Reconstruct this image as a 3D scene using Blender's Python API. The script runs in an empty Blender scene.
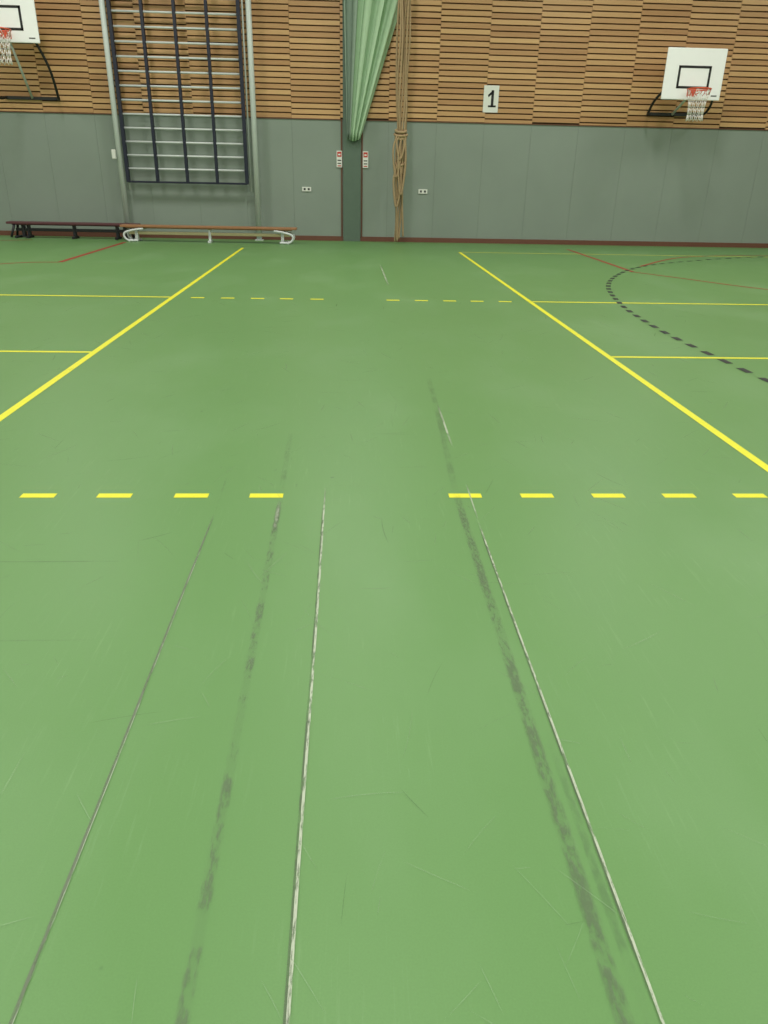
import bpy, math, random
from mathutils import Vector, Matrix
random.seed(4)
sc=bpy.context.scene
sc.view_settings.view_transform='Standard'
sc.view_settings.look='None'
sc.view_settings.exposure=0
WY=18.07   # far wall
CEIL=7.0

# ------------------------------------------------------------ materials
def lin(c):
    return tuple(((x/255)/12.92 if x/255<=0.04045 else (((x/255)+0.055)/1.055)**2.4) for x in c)+(1,)
def mat(name,rgb,rough=0.6,metal=0.0,noise=0.08,scale=8,spec=0.5,bump=0.0):
    m=bpy.data.materials.new(name); m.use_nodes=True
    nt=m.node_tree; b=nt.nodes["Principled BSDF"]
    b.inputs["Roughness"].default_value=rough; b.inputs["Metallic"].default_value=metal
    b.inputs["Specular IOR Level"].default_value=spec
    tc=nt.nodes.new("ShaderNodeTexCoord"); n=nt.nodes.new("ShaderNodeTexNoise")
    n.inputs["Scale"].default_value=scale; n.inputs["Detail"].default_value=5
    nt.links.new(tc.outputs["Object"],n.inputs["Vector"])
    r=nt.nodes.new("ShaderNodeMapRange"); r.inputs[3].default_value=1-noise; r.inputs[4].default_value=1+noise
    nt.links.new(n.outputs["Fac"],r.inputs[0])
    mx=nt.nodes.new("ShaderNodeVectorMath"); mx.operation='SCALE'
    mx.inputs[0].default_value=lin(rgb)[:3]
    nt.links.new(r.outputs[0],mx.inputs["Scale"])
    nt.links.new(mx.outputs[0],b.inputs["Base Color"])
    if bump>0:
        bp=nt.nodes.new("ShaderNodeBump"); bp.inputs["Strength"].default_value=bump; bp.inputs["Distance"].default_value=0.01
        nt.links.new(n.outputs["Fac"],bp.inputs["Height"]); nt.links.new(bp.outputs[0],b.inputs["Normal"])
    return m

def floor_mat():
    m=bpy.data.materials.new("green_sports_floor"); m.use_nodes=True
    nt=m.node_tree; L=nt.links; N=nt.nodes; b=N["Principled BSDF"]
    tc=N.new("ShaderNodeTexCoord")
    def noise(scale,detail=4,stretch=None,rot=0):
        n=N.new("ShaderNodeTexNoise"); n.inputs["Scale"].default_value=scale; n.inputs["Detail"].default_value=detail
        if stretch:
            mp=N.new("ShaderNodeMapping"); mp.inputs["Scale"].default_value=stretch; mp.inputs["Rotation"].default_value=(0,0,rot)
            L.new(tc.outputs["Object"],mp.inputs[0]); L.new(mp.outputs[0],n.inputs[0])
        else: L.new(tc.outputs["Object"],n.inputs[0])
        return n
    big=noise(0.45,3); fine=noise(90,3); scr=noise(1.2,6,(1,0.5,1))
    ramp=N.new("ShaderNodeMixRGB"); ramp.inputs[1].default_value=lin((97,139,81)); ramp.inputs[2].default_value=lin((103,145,87))
    L.new(big.outputs[0],ramp.inputs[0])
    # paler grey-green mixed in by broad noise over the whole floor
    cr=N.new("ShaderNodeMapRange"); cr.inputs[1].default_value=0.5; cr.inputs[2].default_value=0.8; cr.inputs[4].default_value=0.25
    L.new(scr.outputs[0],cr.inputs[0])
    m2=N.new("ShaderNodeMixRGB"); m2.inputs[2].default_value=lin((140,170,134)); L.new(cr.outputs[0],m2.inputs[0]); L.new(ramp.outputs[0],m2.inputs[1])
    last=m2
    # faint brushed wear
    for rot,amt in ((0.5,0.08),(1.5,0.07)):
        st=noise(1,8,(60,3.0,1),rot); st.inputs["Roughness"].default_value=0.7
        mk=noise(1.3+amt*8,3)
        a=N.new("ShaderNodeMapRange"); a.inputs[1].default_value=0.58; a.inputs[2].default_value=0.68; a.inputs[4].default_value=1
        L.new(st.outputs[0],a.inputs[0])
        c=N.new("ShaderNodeMapRange"); c.inputs[1].default_value=0.46; c.inputs[2].default_value=0.62; c.inputs[4].default_value=amt*1.7
        L.new(mk.outputs[0],c.inputs[0])
        mu=N.new("ShaderNodeMath"); mu.operation='MULTIPLY'; L.new(a.outputs[0],mu.inputs[0]); L.new(c.outputs[0],mu.inputs[1])
        mm=N.new("ShaderNodeMixRGB"); mm.inputs[2].default_value=lin((165,192,156)); L.new(mu.outputs[0],mm.inputs[0]); L.new(last.outputs[0],mm.inputs[1]); last=mm
    # grain
    gr=noise(220,2); gm=N.new("ShaderNodeMapRange"); gm.inputs[3].default_value=0.92; gm.inputs[4].default_value=1.08
    L.new(gr.outputs[0],gm.inputs[0])
    gs=N.new("ShaderNodeVectorMath"); gs.operation='SCALE'; L.new(last.outputs[0],gs.inputs[0]); L.new(gm.outputs[0],gs.inputs["Scale"])
    sp=noise(9,2); ms=N.new("ShaderNodeMapRange"); ms.inputs[1].default_value=0.76; ms.inputs[2].default_value=0.785; ms.inputs[4].default_value=0.5
    L.new(sp.outputs[0],ms.inputs[0])
    m3=N.new("ShaderNodeMixRGB"); m3.inputs[2].default_value=lin((60,90,60)); L.new(ms.outputs[0],m3.inputs[0]); L.new(gs.outputs[0],m3.inputs[1])
    L.new(m3.outputs[0],b.inputs["Base Color"])
    rr=N.new("ShaderNodeMapRange"); rr.inputs[3].default_value=0.40; rr.inputs[4].default_value=0.48; L.new(scr.outputs[0],rr.inputs[0]); L.new(rr.outputs[0],b.inputs["Roughness"])
    b.inputs["Specular IOR Level"].default_value=0.45
    bp=N.new("ShaderNodeBump"); bp.inputs["Strength"].default_value=0.06; bp.inputs["Distance"].default_value=0.002
    L.new(fine.outputs[0],bp.inputs["Height"]); L.new(bp.outputs[0],b.inputs["Normal"])
    return m

def worn_mat(name,rgb,cover,scale=(30,6,1),soft=0.12,maxa=1.0,rough=0.5,mina=0.0,patch=0.5,pscale=4.5):
    """worn tape / rubber residue; noise decides where it is rubbed away"""
    m=bpy.data.materials.new(name); m.use_nodes=True
    nt=m.node_tree; L=nt.links; N=nt.nodes; b=N["Principled BSDF"]
    b.inputs["Base Color"].default_value=lin(rgb); b.inputs["Roughness"].default_value=rough
    tc=N.new("ShaderNodeTexCoord"); mp=N.new("ShaderNodeMapping"); mp.inputs["Scale"].default_value=scale
    n=N.new("ShaderNodeTexNoise"); n.inputs["Scale"].default_value=1; n.inputs["Detail"].default_value=6; n.inputs["Roughness"].default_value=0.7
    L.new(tc.outputs["Object"],mp.inputs[0]); L.new(mp.outputs[0],n.inputs[0])
    n2=N.new("ShaderNodeTexNoise"); n2.inputs["Scale"].default_value=pscale; n2.inputs["Detail"].default_value=3
    L.new(tc.outputs["Object"],n2.inputs[0])
    av=N.new("ShaderNodeMath"); av.operation='MULTIPLY_ADD'; av.inputs[1].default_value=1-patch
    hf=N.new("ShaderNodeMath"); hf.operation='MULTIPLY'; hf.inputs[1].default_value=patch
    L.new(n2.outputs[0],hf.inputs[0]); L.new(n.outputs[0],av.inputs[0]); L.new(hf.outputs[0],av.inputs[2])
    r=N.new("ShaderNodeMapRange"); c=0.35+0.3*(1-cover)
    r.inputs[1].default_value=c-soft; r.inputs[2].default_value=c+soft; r.inputs[3].default_value=mina; r.inputs[4].default_value=maxa
    L.new(av.outputs[0],r.inputs[0])
    at=N.new("ShaderNodeAttribute"); at.attribute_name="edge"
    mu=N.new("ShaderNodeMath"); mu.operation='MULTIPLY'; L.new(r.outputs[0],mu.inputs[0]); L.new(at.outputs["Fac"],mu.inputs[1])
    L.new(mu.outputs[0],b.inputs["Alpha"])
    return m

def slat_mat():
    m=bpy.data.materials.new("wood_slats"); m.use_nodes=True
    nt=m.node_tree; L=nt.links; N=nt.nodes; b=N["Principled BSDF"]
    at=N.new("ShaderNodeAttribute"); at.attribute_name="tone"
    tc=N.new("ShaderNodeTexCoord"); mp=N.new("ShaderNodeMapping"); mp.inputs["Scale"].default_value=(1.5,1.5,45)
    n=N.new("ShaderNodeTexNoise"); n.inputs["Scale"].default_value=1; n.inputs["Detail"].default_value=5
    L.new(tc.outputs["Object"],mp.inputs[0]); L.new(mp.outputs[0],n.inputs[0])
    ad=N.new("ShaderNodeMath"); ad.operation='MULTIPLY_ADD'; ad.inputs[1].default_value=0.5; L.new(n.outputs[0],ad.inputs[0]); L.new(at.outputs["Fac"],ad.inputs[2])
    cr=N.new("ShaderNodeValToRGB"); e=cr.color_ramp.elements
    e[0].position=0.1; e[0].color=lin((168,122,80)); e[1].position=0.9; e[1].color=lin((214,172,122))
    L.new(ad.outputs[0],cr.inputs[0]); L.new(cr.outputs[0],b.inputs["Base Color"])
    b.inputs["Roughness"].default_value=0.5
    return m

M=dict(
 floor=floor_mat(), slat=slat_mat(),
 felt=mat("grey_green_wall_panel",(137,148,140),0.85,noise=0.08,scale=1.2,bump=0.05),
 back=mat("dark_backing",(82,56,38),0.9),
 fback=mat("panel_backing",(94,103,96),0.9),
 pillar=mat("pillar_paint",(92,110,98),0.7),
 joint=mat("brown_joint",(104,70,54),0.7),
 skirt=mat("red_brown_skirting",(108,68,54),0.6),
 wallp=mat("side_wall_paint",(190,186,172),0.8), ceil=mat("ceiling_panels",(206,206,198),0.9),
 steel=mat("galvanised_pole",(205,212,212),0.4,0.0,noise=0.04),
 blue=mat("navy_rail",(22,27,50),0.45),
 rung=mat("light_rung",(214,218,222),0.4,0.0),
 white=mat("white_paint",(246,247,249),0.5,noise=0.02),
 black=mat("black_paint",(22,22,24),0.5),
 red=mat("rim_red",(224,92,60),0.4),
 netw=mat("net_cord",(240,235,232),0.8),
 netr=mat("net_cord_red",(214,110,105),0.8),
 rope=mat("hemp_rope",(166,142,110),0.9,noise=0.3,scale=40,bump=0.4),
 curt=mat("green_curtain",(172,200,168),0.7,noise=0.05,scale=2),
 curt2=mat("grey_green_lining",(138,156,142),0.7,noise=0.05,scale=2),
 yel=mat("yellow_line_paint",(230,226,46),0.5,noise=0.05,scale=20),
 yel2=mat("yellow_dim_line",(206,210,88),0.5,noise=0.1,scale=20),
 redl=mat("red_line_paint",(158,44,36),0.5,noise=0.1,scale=20),
 blk=mat("black_line_paint",(26,34,36),0.5,noise=0.1,scale=20),
 wtop=mat("bench_wood",(160,112,78),0.45,noise=0.2,scale=12),
 wlow=mat("bench_pale_beam",(190,178,140),0.5),
 purple=mat("bench_plum",(92,50,58),0.5), dk=mat("bench_dark_leg",(30,30,38),0.5),
 signred=mat("sign_red",(196,60,50),0.5), plast=mat("white_plastic",(225,226,222),0.4,noise=0.01),
 dkgrey=mat("dark_hole",(40,40,42),0.6),
)

# ------------------------------------------------------------ mesh builder
class MB:
    def __init__(s): s.v=[]; s.f=[]; s.m=[]; s.mats=[]; s.t=[]; s.sm=[]; s.at=None
    def mi(s,mt):
        if mt not in s.mats: s.mats.append(mt)
        return s.mats.index(mt)
    def box(s,x0,x1,y0,y1,z0,z1,mt,tone=0.5,R=None):
        b=len(s.v); P=[(x,y,z) for x in(x0,x1) for y in(y0,y1) for z in(z0,z1)]
        if R is not None: P=[tuple(R@Vector(p)) for p in P]
        s.v+=P
        F=[(0,1,3,2),(4,6,7,5),(0,4,5,1),(2,3,7,6),(0,2,6,4),(1,5,7,3)]
        k=s.mi(mt)
        for f in F: s.f.append(tuple(b+i for i in f)); s.m.append(k); s.sm.append(False)
        s.t+=[tone]*8
    def quad(s,P,mt,T=None):
        b=len(s.v); s.v+=P; s.f.append(tuple(range(b,b+len(P)))); s.m.append(s.mi(mt)); s.sm.append(False); s.t+=(T or [0.5]*len(P))
    def tube(s,pts,r,mt,n=8,closed=False):
        pts=[Vector(p) for p in pts]; k=s.mi(mt); b=len(s.v); N=len(pts)
        rr=r if isinstance(r,(list,tuple)) else [r]*N
        up=None
        for i,p in enumerate(pts):
            if closed: d=pts[(i+1)%N]-pts[i-1]
            else: d=pts[min(i+1,N-1)]-pts[max(i-1,0)]
            d.normalize()
            if up is None:
                up=Vector((0,0,1)) if abs(d.z)<0.9 else Vector((1,0,0))
            a=d.cross(up)
            if a.length<1e-4: a=d.cross(Vector((0,1,0)))
            a.normalize(); c=a.cross(d); up=c
            for j in range(n):
                t=2*math.pi*j/n; s.v.append(tuple(p+(a*math.cos(t)+c*math.sin(t))*rr[i])); s.t.append(0.5)
        for i in range(N if closed else N-1):
            for j in range(n):
                a0=b+i*n+j;a1=b+i*n+(j+1)%n;i2=(i+1)%N;b0=b+i2*n+j;b1=b+i2*n+(j+1)%n
                s.f.append((a0,a1,b1,b0)); s.m.append(k); s.sm.append(True)
        if not closed:
            for base,rev in ((b,False),(b+(N-1)*n,True)):
                f=tuple(base+j for j in range(n)); s.f.append(f[::-1] if not rev else f); s.m.append(k); s.sm.append(False)
    def build(s,name,parent=None,attr=None,bevel=0,loc=None):
        me=bpy.data.meshes.new(name)
        if loc: s.v=[(x-loc[0],y-loc[1],z-loc[2]) for x,y,z in s.v]
        me.from_pydata(s.v,[],s.f); me.update()
        for mt in s.mats: me.materials.append(mt)
        for p,k,sm in zip(me.polygons,s.m,s.sm): p.material_index=k; p.use_smooth=sm
        if attr:
            a=me.attributes.new(attr,'FLOAT','POINT'); a.data.foreach_set("value",s.t)
        o=bpy.data.objects.new(name,me); bpy.context.collection.objects.link(o)
        if loc: o.location=loc
        if bevel:
            bv=o.modifiers.new("bevel",'BEVEL'); bv.width=bevel; bv.segments=2; bv.limit_method='ANGLE'
        if parent: o.parent=parent
        return o
def empty(name,loc=(0,0,0)):
    o=bpy.data.objects.new(name,None); bpy.context.collection.objects.link(o); o.location=loc; return o
def bez(pts,n=10):
    out=[]; P=[Vector(p) for p in pts]; N=len(P)
    for i in range(N-1):
        p0=P[max(i-1,0)];p1=P[i];p2=P[i+1];p3=P[min(i+2,N-1)]
        for k in range(n):
            t=k/n; out.append(0.5*((2*p1)+(-p0+p2)*t+(2*p0-5*p1+4*p2-p3)*t*t+(-p0+3*p1-3*p2+p3)*t**3))
    out.append(P[-1]); return out

# ------------------------------------------------------------ room shell
XL,XR,YB=-15.0,15.0,-10.0
b=MB(); b.box(XL,XR,YB,WY+0.2,-0.2,0,M['floor']); b.build("floor")
b=MB(); b.box(XL,XR,YB,WY+0.2,CEIL,CEIL+0.2,M['ceil']); b.build("ceiling")
b=MB(); b.box(XL-0.2,XL,YB,WY+0.2,0,CEIL,M['wallp']); b.build("wall_left")
b=MB(); b.box(XR,XR+0.2,YB,WY+0.2,0,CEIL,M['wallp']); b.build("wall_right")
b=MB(); b.box(XL,XR,YB-0.2,YB,0,CEIL,M['wallp']); b.build("wall_back")
b=MB()
GT=2.46
b.box(XL,XR,WY+0.03,WY+0.25,GT,CEIL,M['back'])
b.box(XL,XR,WY+0.01,WY+0.25,0,GT,M['fback'])
cw=1.045; x0=-1.21-cw*13
cols=[x0+cw*i for i in range(29)]
for i in range(len(cols)-1):
    a,c=max(cols[i],XL),min(cols[i+1],XR)
    if c<=a: continue
    b.box(a+0.0015,c-0.0015,WY,WY+0.04,0.1,GT,M['felt'])
    p=0.108; off=(0,0.054,0.027,0.081)[(i*3)%4]
    z=GT+0.02-p+off
    while z<CEIL:
        z0=max(z,GT+0.015); z1=min(z+0.082,CEIL)
        if z1-z0>0.012:
            b.box(a+0.002,c-0.002,WY-0.012,WY+0.03,z0,z1,M['slat'],tone=random.random()*0.5)
        z+=p
b.build("wall_far",attr="tone")
b=MB(); b.box(XL,XR,WY-0.03,WY+0.03,0,0.1,M['skirt']); b.build("baseboard_far")
b=MB(); b.box(XL,XR,WY-0.02,WY+0.03,GT-0.006,GT+0.014,M['joint']); b.build("trim_1")
b=MB(); b.box(-0.11,0.28,WY-0.06,WY+0.05,0,CEIL,M['pillar']); 
b.box(-0.155,-0.12,WY-0.02,WY+0.02,0.1,GT,M['joint']); b.box(0.29,0.325,WY-0.02,WY+0.02,0.1,GT,M['joint'])
b.build("wall_pillar",bevel=0.004)

# ------------------------------------------------------------ court lines
def strip(b,pts,w,mt,z=0.0015):
    P=[Vector(p) for p in pts]; L=[];R=[]
    for i,p in enumerate(P):
        d=(P[min(i+1,len(P)-1)]-P[max(i-1,0)]).normalized(); n=Vector((-d.y,d.x))*w/2
        L.append(p+n);R.append(p-n)
    for i in range(len(P)-1):
        b.quad([(R[i].x,R[i].y,z),(R[i+1].x,R[i+1].y,z),(L[i+1].x,L[i+1].y,z),(L[i].x,L[i].y,z)],mt)
b=MB(); W=0.055
strip(b,[(-2.125,-9),(-2.125,15.95)],W,M['yel'])
strip(b,[(2.255,-9),(2.255,15.75)],W,M['yel'],)
for y,w in ((9.35,0.06),(6.3,0.05)):
    strip(b,[(-14.5,y),(-2.155,y)],w,M['yel'],0.0015); strip(b,[(2.285,y),(14.5,y)],w,M['yel'],0.0015)
strip(b,[(2.285,15.75),(14.5,15.75)],0.06,M['yel2'])
for x in (-1.53,-1.178,-0.82,-0.468,0.483,0.833,1.184,1.535,1.89):
    strip(b,[(x,3.255),(x+0.158,3.255)],0.05,M['yel'])
for x in (-1.9,-1.54,-1.18,-0.83,-0.46,0.47,0.82,1.17,1.51,1.86):
    strip(b,[(x,9.33),(x+0.16,9.33)],0.065,M['yel'])
b.build("yellow_court_lines")
b=MB()
P=bez([(x,y,0) for x,y in ((9.5,16.1),(7.84,15.46),(6.3,14.49),(5.17,13.51),(4.3,12.2),(3.72,10.82),(3.38,9.34),(3.25,8.28),(3.2,7.3),(3.22,6.3),(3.27,5.3),(3.4,4))],20)
S=[0]
for i in range(1,len(P)): S.append(S[-1]+(P[i]-P[i-1]).length)
def at(s):
    for i in range(1,len(P)):
        if S[i]>=s: return P[i-1].lerp(P[i],(s-S[i-1])/(S[i]-S[i-1])).to_2d()
    return P[-1].to_2d()
s=0
while s<S[-1]-0.2:
    strip(b,[at(s),at(s+0.08),at(s+0.16)],0.065,M['blk'],0.0025); s+=0.32
b.build("black_dashed_court_arc")
b=MB()
strip(b,[(4.76,12.7),(4.76,16.8)],0.065,M['redl'],0.002)
strip(b,bez([(4.76,12.72),(5.26,11.95),(6.02,10.8),(7.2,9.9),(9,9.6)]),0.05,M['redl'],0.002)
strip(b,bez([(5.2,13.6),(6.6,15.3),(8.0,15.95),(9.5,16.1)]),0.05,M['redl'],0.002)
strip(b,[(-4.7,12.9),(-4.7,16.8)],0.085,M['redl'],0.002)
strip(b,bez([(-4.7,12.9),(-5.24,12.75),(-5.9,12.1),(-7,11.0)]),0.055,M['redl'],0.002)
strip(b,[(-8.6,16.0),(-6.7,17.0)],0.06,M['redl'],0.002)
b.build("red_court_lines")

# ------------------------------------------------------------ scuffs / old tape residue
def scuff(name,pts,w,mt,z=0.003,cross=4):
    b=MB(); P=bez([(p[0],p[1],0) for p in pts],24)
    n=len(P); k=b.mi(mt)
    for i,p in enumerate(P):
        end=min(1,i/8,(n-1-i)/8)
        for j in range(cross+1):
            u=j/cross*2-1
            b.v.append((p.x+u*w/2,p.y,z)); b.t.append(end*(1-abs(u)**4.0) if cross>2 else end)
    for i in range(n-1):
        for j in range(cross):
            q=i*(cross+1)+j; b.f.append((q,q+1,q+cross+2,q+cross+1)); b.m.append(k); b.sm.append(False)
    return b.build(name,attr="edge",parent=SC)
SC=empty("floor_scuff_marks")
mw=worn_mat("white_tape_residue",(186,194,176),0.60,(200,22,1),0.05,0.92,mina=0.12,patch=0.35,pscale=9)
mw2=worn_mat("white_tape_residue_sparse",(178,190,170),0.55,(200,14,1),0.05,0.8)
md=worn_mat("dark_tape_residue",(108,118,100),0.62,(220,24,1),0.06,0.85,mina=0.25,patch=0.35,pscale=7)
mg=worn_mat("grey_rubber_smear",(104,114,96),0.50,(95,26,1),0.035,0.46,mina=0.08,patch=0.32,pscale=7)
mga=worn_mat("grey_rubber_smear_patchy",(108,119,101),0.42,(95,22,1),0.035,0.48,mina=0.06,patch=0.42,pscale=8)
mf=worn_mat("faint_smear",(94,112,90),0.45,(80,24,1),0.06,0.24,mina=0.02)
ed=worn_mat("dark_tape_edge",(92,106,84),0.6,(220,24,1),0.05,0.6,mina=0.1)
scuff("white_line_a",[(-0.108,0.3),(-0.111,1.2),(-0.109,2.2),(-0.112,3.36)],0.0072,mw,cross=2,z=0.0032)
scuff("white_line_a_edge",[(-0.112,0.3),(-0.115,1.2),(-0.113,2.2),(-0.115,3.2)],0.010,ed,cross=2)
scuff("white_line_b",[(0.572,0.3),(0.573,1.2),(0.575,2.2),(0.578,2.96)],0.006,mw,cross=2,z=0.0032)
scuff("white_line_b_edge",[(0.569,0.3),(0.570,1.2),(0.572,2.2),(0.575,2.96)],0.009,ed,cross=2)
scuff("white_line_c",[(0.59,3.95),(0.6,4.85)],0.011,mw,cross=2)
scuff("white_line_c2",[(0.58,2.96),(0.588,3.4)],0.006,mw2,cross=2)
scuff("white_line_d",[(0.56,10.6),(0.545,13.2)],0.018,mw,cross=2)
scuff("white_line_e",[(-0.317,2.85),(-0.322,3.2)],0.02,mw,cross=4)
scuff("dark_line",[(-0.608,0.3),(-0.605,1.2),(-0.603,2.2),(-0.6,3.04)],0.0068,md,cross=2)
scuff("dark_line_pale",[(-0.604,0.3),(-0.601,1.2),(-0.599,2.2),(-0.597,3.0)],0.0022,mw2,cross=2,z=0.0032)
scuff("dark_line_b",[(-0.6,3.04),(-0.61,3.5)],0.008,mf,cross=2)
scuff("grey_smear_a",[(-0.3,0.3),(-0.302,1.2),(-0.31,2.2),(-0.32,3.25)],0.032,mga)
scuff("grey_smear_a2",[(-0.32,3.2),(-0.34,4.2)],0.035,mf)
scuff("grey_smear_b",[(0.5,0.3),(0.505,1.2),(0.512,2.2),(0.52,3.3)],0.042,mg)
scuff("grey_smear_b2",[(0.52,3.3),(0.58,4.6),(0.61,5.6)],0.045,mf)
scuff("grey_smear_c",[(0.545,0.3),(0.55,1.6)],0.025,mf)
md2=worn_mat("faint_cross_line",(84,112,80),0.6,(10,60,1),0.1,0.28)
def hs(name,x0,x1,y,w):
    b=MB(); k=b.mi(md2); n=20
    for i in range(n+1):
        x=x0+(x1-x0)*i/n
        for j in (-1,0,1): b.v.append((x,y+j*w/2,0.003)); b.t.append(min(1,(n-i)/5))
    for i in range(n):
        for j in range(2):
            q=i*3+j; b.f.append((q,q+3,q+4,q+1)); b.m.append(k); b.sm.append(False)
    b.build(name,attr="edge",parent=SC)
hs("cross_scuff_a",-2.0,-0.75,2.06,0.006); hs("cross_scuff_b",-1.7,-0.85,2.6,0.007)
# fine individual scratches from chairs / shoes
msx=worn_mat("fine_scratch",(158,186,150),0.7,(60,60,1),0.08,0.34)
msd=worn_mat("fine_dark_scratch",(62,90,58),0.7,(60,60,1),0.08,0.4)
b=MB(); rnd=random.Random(11)
for i in range(520):
    yy=0.6+ (rnd.random()**1.0)*9; xx=rnd.uniform(-1,1)*(0.7+yy*0.4)
    L_=rnd.uniform(0.03,0.25)*(0.7+0.12*yy); a=rnd.uniform(0,math.pi); cur=rnd.uniform(-0.25,0.25); wd=0.0009+0.0008*yy*rnd.random()
    pts=[]
    for k in range(7):
        t=(k/6-0.5)*L_; pts.append(Vector((xx+math.cos(a)*t-math.sin(a)*cur*t*t*3,yy+math.sin(a)*t+math.cos(a)*cur*t*t*3)))
    mt=msd if rnd.random()<0.08 else msx; k_=b.mi(mt)
    base=len(b.v)
    for q,p in enumerate(pts):
        d=(pts[min(q+1,6)]-pts[max(q-1,0)]).normalized(); n_=Vector((-d.y,d.x))*wd/2; e_=(0,0.7,1,1,1,0.7,0)[q]
        b.v+=[(p.x+n_.x,p.y+n_.y,0.0034),(p.x-n_.x,p.y-n_.y,0.0034)]; b.t+=[e_,e_]
    for q in range(6):
        z_=base+q*2; b.f.append((z_+1,z_+3,z_+2,z_)); b.m.append(k_); b.sm.append(False)
b.build("fine_scratches",attr="edge",parent=SC)

# ------------------------------------------------------------ curtain (gathered division curtain)
b=MB(); nf=4.5; nu=70; nv=40
base=len(b.v); ZT=CEIL-0.02
for j in range(nv+1):
    z=2.10+(ZT-2.10)*j/nv
    v=min((z-2.10)/2.75,1.0)
    xl=-0.02-0.09*v; xr=0.26+0.93*v
    yc=WY-0.15-0.08*v
    for i in range(nu+1):
        u=i/nu; ph=u*nf*2*math.pi
        amp=0.045+0.06*v
        w=u+0.018*math.sin(ph*2+0.7)+0.02*math.sin(ph*0.5)*u*(1-u)*4
        x=xl+(xr-xl)*w
        y=yc-amp*math.cos(ph)-0.02*math.sin(2.3*ph)*v
        b.v.append((x,y,z-(0.05*math.sin(math.pi*u) if j==0 else 0))); b.t.append(0.5)
k1=b.mi(M['curt']); k2=b.mi(M['curt2'])
for j in range(nv):
    for i in range(nu):
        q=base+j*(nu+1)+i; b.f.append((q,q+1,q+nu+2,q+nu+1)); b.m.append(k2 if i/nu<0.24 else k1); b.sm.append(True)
o=b.build("divider_curtain"); s=o.modifiers.new("solid",'SOLIDIFY'); s.thickness=0.01

# ------------------------------------------------------------ climbing ropes
b=MB(); yr=WY-0.46
for i in range(7):
    xa=1.02+0.038*i; ph=i*1.3; y=yr-0.03*(i%3)
    pts=[(xa+0.02*math.sin(ph),y,CEIL)]
    for z in (6,5,4,3.2,2.7,2.3,1.9,1.4,0.9,0.45,0.04):
        sq=1.0 if z>2.5 else 0.7
        xx=1.13+(xa-1.14)*sq+(0.022*math.sin(z*3+ph))
        pts.append((xx,y+0.03*math.cos(z*2+ph),z if z>0.1 else 0.03+0.02*i))
    if i==5: pts=pts[:9]
    if i==2: pts=pts[:10]
    b.tube(bez(pts,6),0.021,M['rope'],7)
for kz,rr in ((2.25,0.11),(2.18,0.13),(2.12,0.11),(1.62,0.09)):
    b.tube([(1.12+rr*math.cos(t*math.pi/8),yr-0.03+rr*0.8*math.sin(t*math.pi/8),kz+0.03*math.sin(t*math.pi/8)) for t in range(16)],0.027,M['rope'],7,closed=True)
for dx,z0,z1 in ((-0.04,2.15,1.35),(0.07,2.15,1.0),(-0.02,1.6,0.75),(0.03,2.15,1.7)):
    b.tube(bez([(1.07+dx,yr-0.12,z0),(1.0+dx,yr-0.14,(z0+z1)/2+0.1),(1.07+dx,yr-0.14,z1),(1.16+dx,yr-0.12,(z0+z1)/2),(1.14+dx,yr-0.1,z0)],8),0.021,M['rope'],7)
b.build("climbing_ropes")

# ------------------------------------------------------------ climbing frame
root=empty("climbing_frame",(-3.5,WY-0.2,0))
def add(b,name,root,**k):
    o=b.build(name,**k); o.parent=root; o.matrix_parent_inverse=Matrix.Translation(root.location).inverted(); return o
fy=WY-0.22; S_=0.988
b=MB()
for x in (-4.95*S_,-2.02*S_):
    b.tube([(x,fy-0.02,0),(x,fy-0.02,CEIL)],0.058,M['steel'],12)
    b.box(x-0.09,x+0.09,fy-0.1,fy+0.06,0,0.02,M['steel'])
    b.box(x-0.045,x+0.045,fy,WY-0.02,3.0,3.06,M['steel'])
    b.tube([(x+0.13*(1 if x<-3 else -1),fy+0.02,1.0),(x+0.13*(1 if x<-3 else -1),fy+0.02,CEIL)],0.018,M['steel'],8)
add(b,"steel_posts",root)
b=MB(); xs=[v*S_ for v in (-4.82,-4.18,-3.53,-2.88,-2.23)]
for i,x in enumerate(xs):
    r=0.036 if i in(0,4) else 0.03
    b.box(x-r,x+r,fy-0.06,fy+0.04,1.15,5.6,M['blue'])
b.box(xs[0],xs[-1],fy-0.05,fy+0.03,1.14,1.18,M['blue'])
add(b,"navy_rails",root,bevel=0.006)
b=MB()
z=1.42
while z<5.5:
    b.tube([(xs[0],fy-0.01,z),(xs[-1],fy-0.01,z)],0.021,M['rung'],8); z+=0.26
add(b,"rungs",root)
b=MB(); b.box(-5.02,-4.94,fy-0.14,fy-0.07,1.6,1.78,M['plast']); add(b,"latch_box",root,bevel=0.01)

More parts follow.
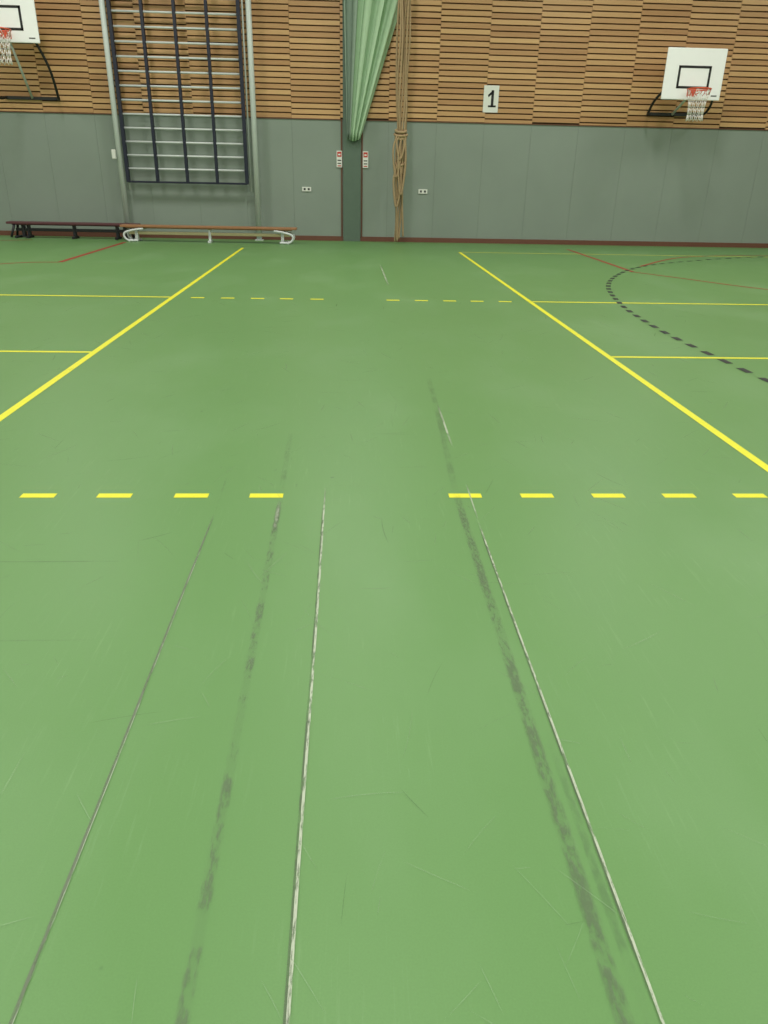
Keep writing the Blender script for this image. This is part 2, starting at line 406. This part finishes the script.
# ------------------------------------------------------------ benches
def bench(name,x0,x1,y,mtop,mlow,mleg,ang=0,curved=True):
    cx=(x0+x1)/2; root=empty(name,(cx,y,0)); L=(x1-x0)
    b=MB()
    b.box(-L/2,L/2,-0.13,0.13,0.285,0.33,mtop)
    o=b.build("seat",bevel=0.008); o.parent=root
    b=MB(); b.box(-L/2+0.15,L/2-0.15,-0.035,0.035,0.14,0.20,mlow); b.box(-L/2+0.1,L/2-0.1,-0.09,0.09,0.265,0.285,mtop)
    o=b.build("beam",bevel=0.006); o.parent=root
    b=MB()
    for sx in (-1,1):
        xe=sx*(L/2-0.06)
        for yy in (-0.15,0.15):
            if curved:
                b.tube(bez([(xe-sx*0.42,yy*0.7,0.26),(xe-sx*0.2,yy,0.23),(xe-sx*0.04,yy,0.18),(xe-sx*0.02,yy,0.10),(xe-sx*0.1,yy,0.03),(xe-sx*0.3,yy,0.026)],8),0.022,mleg,8)
            else:
                b.tube([(xe-sx*0.1,yy*0.6,0.28),(xe-sx*0.02,yy,0.02)],0.026,mleg,8)
        b.tube([(xe-sx*0.12,-0.17,0.026),(xe-sx*0.12,0.17,0.026)],0.024,mleg,8)
        b.box(xe-sx*0.25-0.03,xe-sx*0.25+0.03,-0.05,0.05,0.02,0.28,mleg)
    if not curved:
        for xm in (-0.35*L,0.0,0.33*L):
            b.box(xm-0.03,xm+0.03,-0.15,0.15,0,0.05,mleg); b.box(xm-0.025,xm+0.025,-0.05,0.05,0.04,0.28,mleg)
    else:
        b.box(-0.03,0.03,-0.15,0.15,0,0.04,mleg); b.box(-0.025,0.025,-0.04,0.04,0.03,0.28,mleg)
    o=b.build("legs"); o.parent=root
    root.rotation_euler=(0,0,ang); return root
bench("gym_bench",-4.83,-1.10,17.1,M['wtop'],M['wlow'],M['rung'],ang=math.radians(-1.0))
bench("gym_bench",-7.35,-4.55,17.5,M['purple'],M['dk'],M['dk'],ang=math.radians(-1.0),curved=False)

# ------------------------------------------------------------ basketball hoops
def hoop(x,zb,zw,red_net=True):
    w,hh,by=1.23,0.92,WY-0.9
    root=empty("basketball_hoop",(x,by,zb))
    b=MB(); b.box(-w/2,w/2,0,0.035,0,hh,M['white']); o=b.build("backboard",bevel=0.012); o.parent=root
    b=MB(); sw,s0,s1,t=0.34,0.2,0.61,0.045; y0=-0.003
    for q in ((-sw,sw,s0,s0+t),(-sw,sw,s1-t,s1),(-sw,-sw+t,s0,s1),(sw-t,sw,s0,s1)):
        b.box(q[0],q[1],y0,0.001,q[2],q[3],M['black'])
    o=b.build("target_square"); o.parent=root
    b=MB(); b.box(0.42,0.54,y0,0.001,0.07,0.09,M['dkgrey']); o=b.build("maker_mark"); o.parent=root
    b=MB(); rz=0.16; ry=-0.15-0.225
    b.tube([(0.225*math.cos(k*math.pi/12),ry+0.225*math.sin(k*math.pi/12),rz) for k in range(24)],0.013,M['red'],8,closed=True)
    b.box(-0.09,0.09,-0.012,0,rz-0.1,rz+0.04,M['red'])
    for sx in (-1,1):
        b.tube([(sx*0.07,0,rz-0.01),(sx*0.1,-0.17,rz)],0.012,M['red'],6)
        b.tube([(sx*0.05,0,rz-0.09),(sx*0.14,ry+0.18,rz-0.005)],0.008,M['red'],6)
    o=b.build("rim"); o.parent=root
    b=MB(); n=12; lv=[(0.225,0),(0.2,-0.11),(0.17,-0.22),(0.155,-0.34),(0.15,-0.46),(0.16,-0.57)]
    for l in range(len(lv)-1):
        for k in range(n):
            for sgn in (-1,1):
                a0=(k+0.5*(l%2))*2*math.pi/n; a1=a0+sgn*math.pi/n
                r0,z0=lv[l]; r1,z1=lv[l+1]
                b.tube([(r0*math.cos(a0),ry+r0*math.sin(a0),rz+z0),(r1*math.cos(a1),ry+r1*math.sin(a1),rz+z1)],0.006,M['netr'] if l==0 and red_net and k%2 else M['netw'],5)
    o=b.build("net"); o.parent=root
    b=MB(); d=0.9-0.014; z0=zw-zb
    b.box(-0.55,0.55,d-0.05,d,z0-0.03,z0+0.03,M['dkgrey'])
    for sx in (-1,1):
        b.tube(bez([(sx*0.53,d-0.05,z0),(sx*0.62,d-0.3,z0+0.02),(sx*0.6,0.3,z0+0.45*(0.35-z0)),(sx*0.35,0.06,0.35)],8),0.026,M['black'],8)
    b.box(-0.05,0.05,0.035,0.08,0.05,0.8,M['dkgrey']); b.box(-0.4,0.4,0.035,0.075,0.32,0.38,M['dkgrey'])
    b.tube([(0,0.06,0.1),(0,d-0.05,z0)],0.025,M['steel'],8)
    o=b.build("bracket"); o.parent=root
hoop(7.07,2.93,2.72); hoop(-6.6,3.6,2.72)

# ------------------------------------------------------------ signs and sockets
b=MB(); b.box(2.91,3.235,WY-0.03,WY-0.02,2.67,3.18,M['plast']); sign=b.build("number_sign")
b=MB(); cx_=3.075; y0=WY-0.033; y1=WY-0.0295
b.box(cx_+0.0,cx_+0.055,y0,y1,2.77,3.09,M['black']); b.box(cx_-0.06,cx_+0.11,y0,y1,2.77,2.805,M['black'])
b.quad([(cx_-0.075,y0,3.0),(cx_-0.06,y0,2.955),(cx_+0.03,y0,3.03),(cx_+0.03,y0,3.09)],M['black'])
o=b.build("digit_one"); o.parent=sign
for x in (-0.25,0.325):
    b=MB(); b.box(x,x+0.12,WY-0.03,WY-0.0,1.53,1.86,M['plast'])
    b.box(x+0.015,x+0.105,WY-0.033,WY-0.029,1.74,1.84,M['signred']); b.box(x+0.035,x+0.085,WY-0.035,WY-0.032,1.77,1.80,M['plast'])
    b.box(x+0.02,x+0.1,WY-0.033,WY-0.029,1.66,1.68,M['dkgrey']); b.box(x+0.02,x+0.1,WY-0.033,WY-0.029,1.60,1.62,M['dkgrey']); b.box(x+0.02,x+0.1,WY-0.033,WY-0.029,1.55,1.57,M['signred'])
    b.build("safety_notice")
for x in (-0.92,1.68):
    b=MB(); b.box(x-0.1,x+0.1,WY-0.02,WY,1.03,1.12,M['plast'])
    for dx in (-0.045,0.045):
        b.box(x+dx-0.022,x+dx+0.022,WY-0.022,WY-0.019,1.053,1.097,M['dkgrey'])
    b.build("wall_socket",bevel=0.003)

# ------------------------------------------------------------ ceiling lights
lampm=bpy.data.materials.new("lamp_diffuser"); lampm.use_nodes=True
e=lampm.node_tree.nodes["Principled BSDF"]; e.inputs["Emission Color"].default_value=(1,0.97,0.9,1); e.inputs["Emission Strength"].default_value=3
for x in (-10.5,-5.25,0.0,5.25,10.5):
    for y in (-6,-1,4,9,14.0):
        root=empty("ceiling_light",(x,y,CEIL))
        b=MB(); b.box(-0.17,0.17,-0.8,0.8,-0.09,0,M['white']); o=b.build("housing",bevel=0.01); o.parent=root
        b=MB(); b.box(-0.14,0.14,-0.76,0.76,-0.1,-0.089,lampm); o=b.build("diffuser"); o.parent=root
        ld=bpy.data.lights.new("tube_light",'AREA'); ld.shape='RECTANGLE'; ld.size=0.3; ld.size_y=1.5; ld.energy={-6:120,-1:145,4:96,9:92,14:140}[int(y)]; ld.color=(1,0.97,0.91)
        lo=bpy.data.objects.new("tube_light",ld); bpy.context.collection.objects.link(lo); lo.location=(0,0,-0.12); lo.parent=root
w=bpy.data.worlds.new("world"); sc.world=w; w.use_nodes=True
w.node_tree.nodes["Background"].inputs[0].default_value=(0.5,0.5,0.5,1); w.node_tree.nodes["Background"].inputs[1].default_value=0.3

# ------------------------------------------------------------ camera
c=bpy.data.cameras.new("camera"); o=bpy.data.objects.new("camera",c); bpy.context.collection.objects.link(o)
c.sensor_fit='VERTICAL'; c.sensor_height=36; c.lens=36*740/1024
o.location=(0,0,1.4); o.rotation_euler=(1.14318,-0.01911,-0.04423)
sc.camera=o
